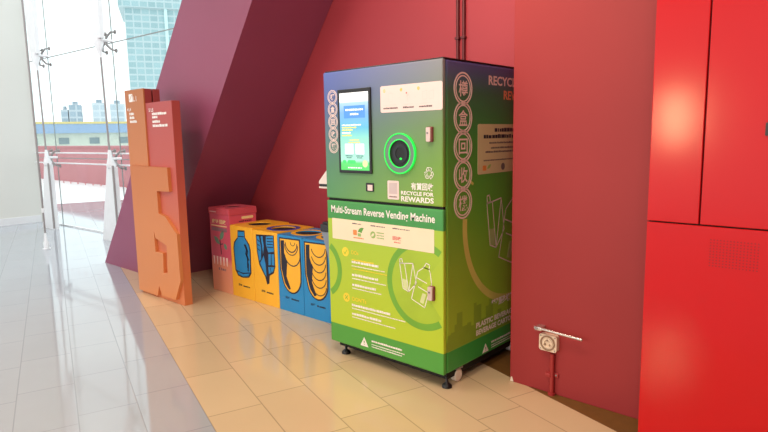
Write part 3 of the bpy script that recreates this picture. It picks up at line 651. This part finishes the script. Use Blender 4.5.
def warn(par, Fr, u, v, w, h, u1):
    b = MB(); b.prism(Fr, [(u-w/2, v), (u+w/2, v), (u, v+h)], 0, .0012, M_pw2); b.text(Fr, '!', u-.004, u+.004, v+.01, v+h*.62, .0012, M_low); b.build('warning_triangle', par, o)
    b = MB(); b.small_print(Fr, u+w/2+.03, u1, v+h*.72, .013, .001, M_pw2, 1, .14); b.small_print(Fr, u+w/2+.03, u1+.02, v+h*.4, .007, .001, M_pw2, 2, .2); b.small_print(Fr, u+w/2+.03, u1, v+h*.15, .007, .001, M_pw2, 3, .2); b.build('warning_text', par, o)
warn(ld, FF, -.626, .121, .07, .06, -.31); warn(body, SS, .435, .106, .07, .055, .75)
# -- right side prints
for k, z in enumerate((1.702, 1.541, 1.383, 1.223, 1.063)):
    b = MB(); b.ring(SS, .19, z, .081, .09, 0, .0012, M_pp, 44); b.ring(SS, .19, z, .066, .073, 0, .0012, M_pp, 44)
    b.text(SS, CH[k], .19-.044, .19+.044, z-.044, z+.044, .0006, M_pp, .012); b.build('character_badge', body, o)
b = MB(); b.text(SS, 'RECYCLE FOR', .45, 1.0, 1.735, 1.79, .0006, M_pp, .03); b.build('lettering', body, o)
b = MB(); b.text(SS, 'REWARDS', .62, 1.0, 1.655, 1.71, .0006, pm('peach_print', (236, 150, 110), .5), .03); b.build('lettering', body, o)
M_cp = pm('tan_panel_print', (214, 196, 150), .5, var=.02)
b = MB(); b.prism(SS, rrect(.338, .98, 1.215, 1.508, .012), 0, .0012, M_cp)
for k, (a, v, h, m) in enumerate(((.52, 1.462, .024, M_ink), (.40, 1.424, .024, M_ink), (.46, 1.392, .011, M_grey), (.48, 1.362, .011, M_grey), (.42, 1.338, .012, M_grey), (.40, 1.29, .009, M_grey))): b.small_print(SS, a, 1.32-a, v, h, .0014, m, k, .14)
b.prism(SS, rrect(.39, .43, 1.235, 1.265, .005), .0012, .0015, M_or); b.prism(SS, leaf(.44, 1.245, .05, .01, .5, 0, 0), .0012, .0015, M_lg); b.disc(SS, .62, 1.25, .022, .0012, .0015, M_grey, 20); b.build('notice_panel', body, o)
b = MB(); drawing(b, SS, lambda u, v: (.44+(u+.318)*1.62, .765+(v-.55)*1.75), .008, M_pp, pm('olive_print', (170, 180, 120), .5), .001); b.build('bottle_drawing', body, o)
b = MB()
for i in range(200):
    a, e = 2*PI*i/200, 2*PI*(i+1)/200; q = [(.72+math.cos(x)*r, .92+math.sin(x)*r) for x, r in ((a, .49), (a, .535), (e, .535), (e, .49))]
    if all(.03 <= x <= 1.01 and .23 <= y <= .98 or (.25 <= x <= 1.01 and .98 < y < 1.2) for x, y in q): b.add([SS.p(x, y, .0005) for x, y in q], [[0, 1, 2, 3]], pm('tan_ring_print', (206, 200, 104), .45))
b.build('ring_print', body, o)
b = MB(); rr = random.Random(4); u = .04
sky = [(.02, .222)]
while u < 1.0:
    w = rr.uniform(.02, .06); h = rr.uniform(.30, .46) if u < .5 else rr.uniform(.28, .38); sky += [(u, h), (min(u+w, 1.0), h)]; u += w
sky.append((1.0, .222)); b.prism(SS, sky, 0, .0004, pm('skyline_print', (138, 174, 54), .45)); b.build('skyline_print', body, o)
b = MB(); b.text(SS, '塑膠樽及紙盒', .50, 1.0, .375, .425, .001, M_pw2, .03); b.text(SS, 'PLASTIC BEVERAGE BOTTLES', .328, 1.0, .285, .320, .001, M_pw2, .045); b.text(SS, 'BEVERAGE CARTONS', .328, .80, .238, .273, .001, M_pw2, .045); b.build('lettering', body, o)
# -- feet, casters, side tray
for x in (MW+.08, -.022):
    for y in (.06, MD-.1):
        b = MB(); b.tube([(x, y, 0), (x, y, .012), (x, y, .022), (x, y, .03), (x, y, .06)], [.03, .03, .02, .009, .009], M_black, 16); b.build('levelling_foot', t, o)
M_whl = pm('pale_caster_wheel', (236, 228, 218), .35)
for x in (MW+.035, -.032):
    for y in (.17, MD-.22):
        b = MB(); b.box(x-.026, x+.026, y-.03, y+.03, .078, .09, M_dsteel, .003); b.box(x-.026, x-.021, y-.02, y+.02, .036, .08, M_dsteel); c = b.build('caster', t, o)
        b = MB(); b.tube([(x-.017, y, .038), (x-.015, y, .038), (x+.015, y, .038), (x+.017, y, .038)], [.03, .038, .038, .03], M_whl, 24); b.build('wheel', c, o)
FT = Frame((0, .1, 0), (1, 0, 0), (0, 0, 1))
b = MB(); b.prism(FT, [(-1.125, 1.133), (MW+.006, 1.133), (MW+.006, 1.33), (-1.025, 1.245), (-1.125, 1.15)], -.22, 0, pm('white_tray_plastic', (236, 220, 214), .4)); tr = b.build('side_tray', t, o)
b = MB(); b.box(-1.122, MW+.006, .103, .317, 1.115, 1.133, M_black); b.build('slot', tr, o)
b = MB(); b.box(-1.125, MW+.006, .1, .32, 1.103, 1.115, pm('white_tray_plastic', (236, 220, 214), .4)); b.build('tray_base', tr, o)

# ------------------------------------------------------------------ red metal cabinet on the right
M_cab = pm('glossy_red_panel', (200, 24, 28), .16, var=.02, scale=2, spec=.26)
CY = .05; o = Vector((1.75, .2, 0)); t = thing('metal_cabinet', o, 'tall glossy red metal cabinet with panel doors at right edge', 'cabinet')
b = MB(); b.box(1.052, 2.5, CY+.022, .367, 0, 3.3, M_gap); b.build('carcass', t, o)
b = MB(); b.box(1.050, 2.502, CY, CY+.022, .0, 1.064, M_cab, .003); lp = b.build('lower_panel', t, o)
b = MB(); b.box(1.050, 1.2505, CY, CY+.022, 1.07, 3.3, M_cab, .003); b.build('narrow_panel', t, o)
b = MB(); b.box(1.2565, 2.502, CY, CY+.022, 1.07, 3.3, M_cab, .003); dp = b.build('door', t, o)
b = MB(); b.prism(XZ(CY), rrect(1.4615, 1.53, 1.425, 1.475, .004), 0, .01, M_black); b.build('latch', dp, o)
M_hole = pm('vent_hole_dark', (84, 8, 12), .7)
b = MB(); FC = XZ(CY)
for i in range(15):
    for j in range(10):
        b.disc(FC, 1.30+i*.0118, .905+j*.0118, .0023, 0, .0004, M_hole, 8)
b.build('vent_holes', lp, o)

# ------------------------------------------------------------------ fittings on the right wall
FW = XZ(.367)
M_pipe = pm('red_painted_conduit', (166, 48, 50), .4)
o = Vector((.463, .34, .300)); t = thing('wall_socket', o, 'cream round-faced power socket low on the red wall', 'socket')
M_soc = pm('cream_socket_plastic', (236, 214, 190), .4); M_sod = pm('tan_socket_ring', (150, 120, 96), .5)
b = MB(); b.prism(FW, rrect(.411, .515, .253, .347, .014), 0, .032, M_soc); b.build('housing', t, o)
b = MB(); b.ring(FW, .463, .300, .035, .043, .032, .037, M_sod, 32); b.ring(FW, .463, .300, .018, .028, .032, .038, M_soc, 28); b.build('bezel', t, o)
b = MB()
for a in (PI/2, PI*7/6, PI*11/6): b.disc(FW, .463+.017*math.cos(a), .300+.017*math.sin(a), .006, .032, .0395, M_sod, 10)
for u, v in ((.421, .263), (.505, .263), (.421, .337), (.505, .337)): b.disc(FW, u, v, .004, .032, .0345, M_dsteel, 8)
b.build('pin_holes', t, o)
o = Vector((.484, .35, 0)); t = thing('conduit_pipe', o, 'short red conduit running from cream socket down to the floor', 'conduit')
b = MB(); b.tube([(.484, .352, 0), (.484, .352, .238)], .0125, M_pipe, 12); b.build('pipe', t, o)
b = MB(); b.fbox(FW, .450, .518, .102, .128, 0, .008, M_pipe, .002); b.fbox(FW, .451, .481, .104, .126, .004, .032, M_pipe, .004); [b.sphere((x, .36, .115), .006, M_dsteel, 8) for x in (.464, .505)]; b.build('clamp', t, o)
b = MB(); b.tube([(.484, .352, 0), (.484, .352, .012)], .02, M_pipe, 12); b.build('floor_collar', t, o)
o = Vector((.52, .33, .372)); t = thing('metal_bar', o, 'thin polished metal bar fixed above the cream wall socket', 'bar')
M_chr = pm('bright_steel', (214, 206, 200), .22, .8)
b = MB(); b.tube([(.391, .318, .381), (.658, .318, .369)], .0075, M_chr, 12); b.build('rod', t, o)
b = MB(); b.fbox(FW, .394, .434, .368, .388, 0, .056, M_chr, .003); b.disc(FW, .404, .379, .009, .056, .060, M_dsteel, 14); b.build('bracket', t, o)
b = MB(); b.sphere((.659, .318, .369), .009, M_chr, 12); b.build('end_cap', t, o)
# conduit pair on the back wall above the machine
M_pd = pm('dark_red_conduit', (92, 22, 30), .4)
for x, lb in ((-.636, 'left dark red conduit of the vertical pair above the machine'), (-.584, 'right dark red conduit of the vertical pair above the machine')):
    o = Vector((x, 1.047, 0)); t = thing('conduit_pipe', o, lb, 'conduit', 'conduits on the back wall')
    b = MB(); b.tube([(x, 1.047, 0), (x, 1.047, 3.5)], .0125, M_pd, 12); b.build('pipe', t, o)
    for z in (2.14, 2.9): b = MB(); b.box(x-.018, x+.018, 1.03, 1.06, z-.009, z+.009, M_pd, .003); b.build('clamp', t, o)
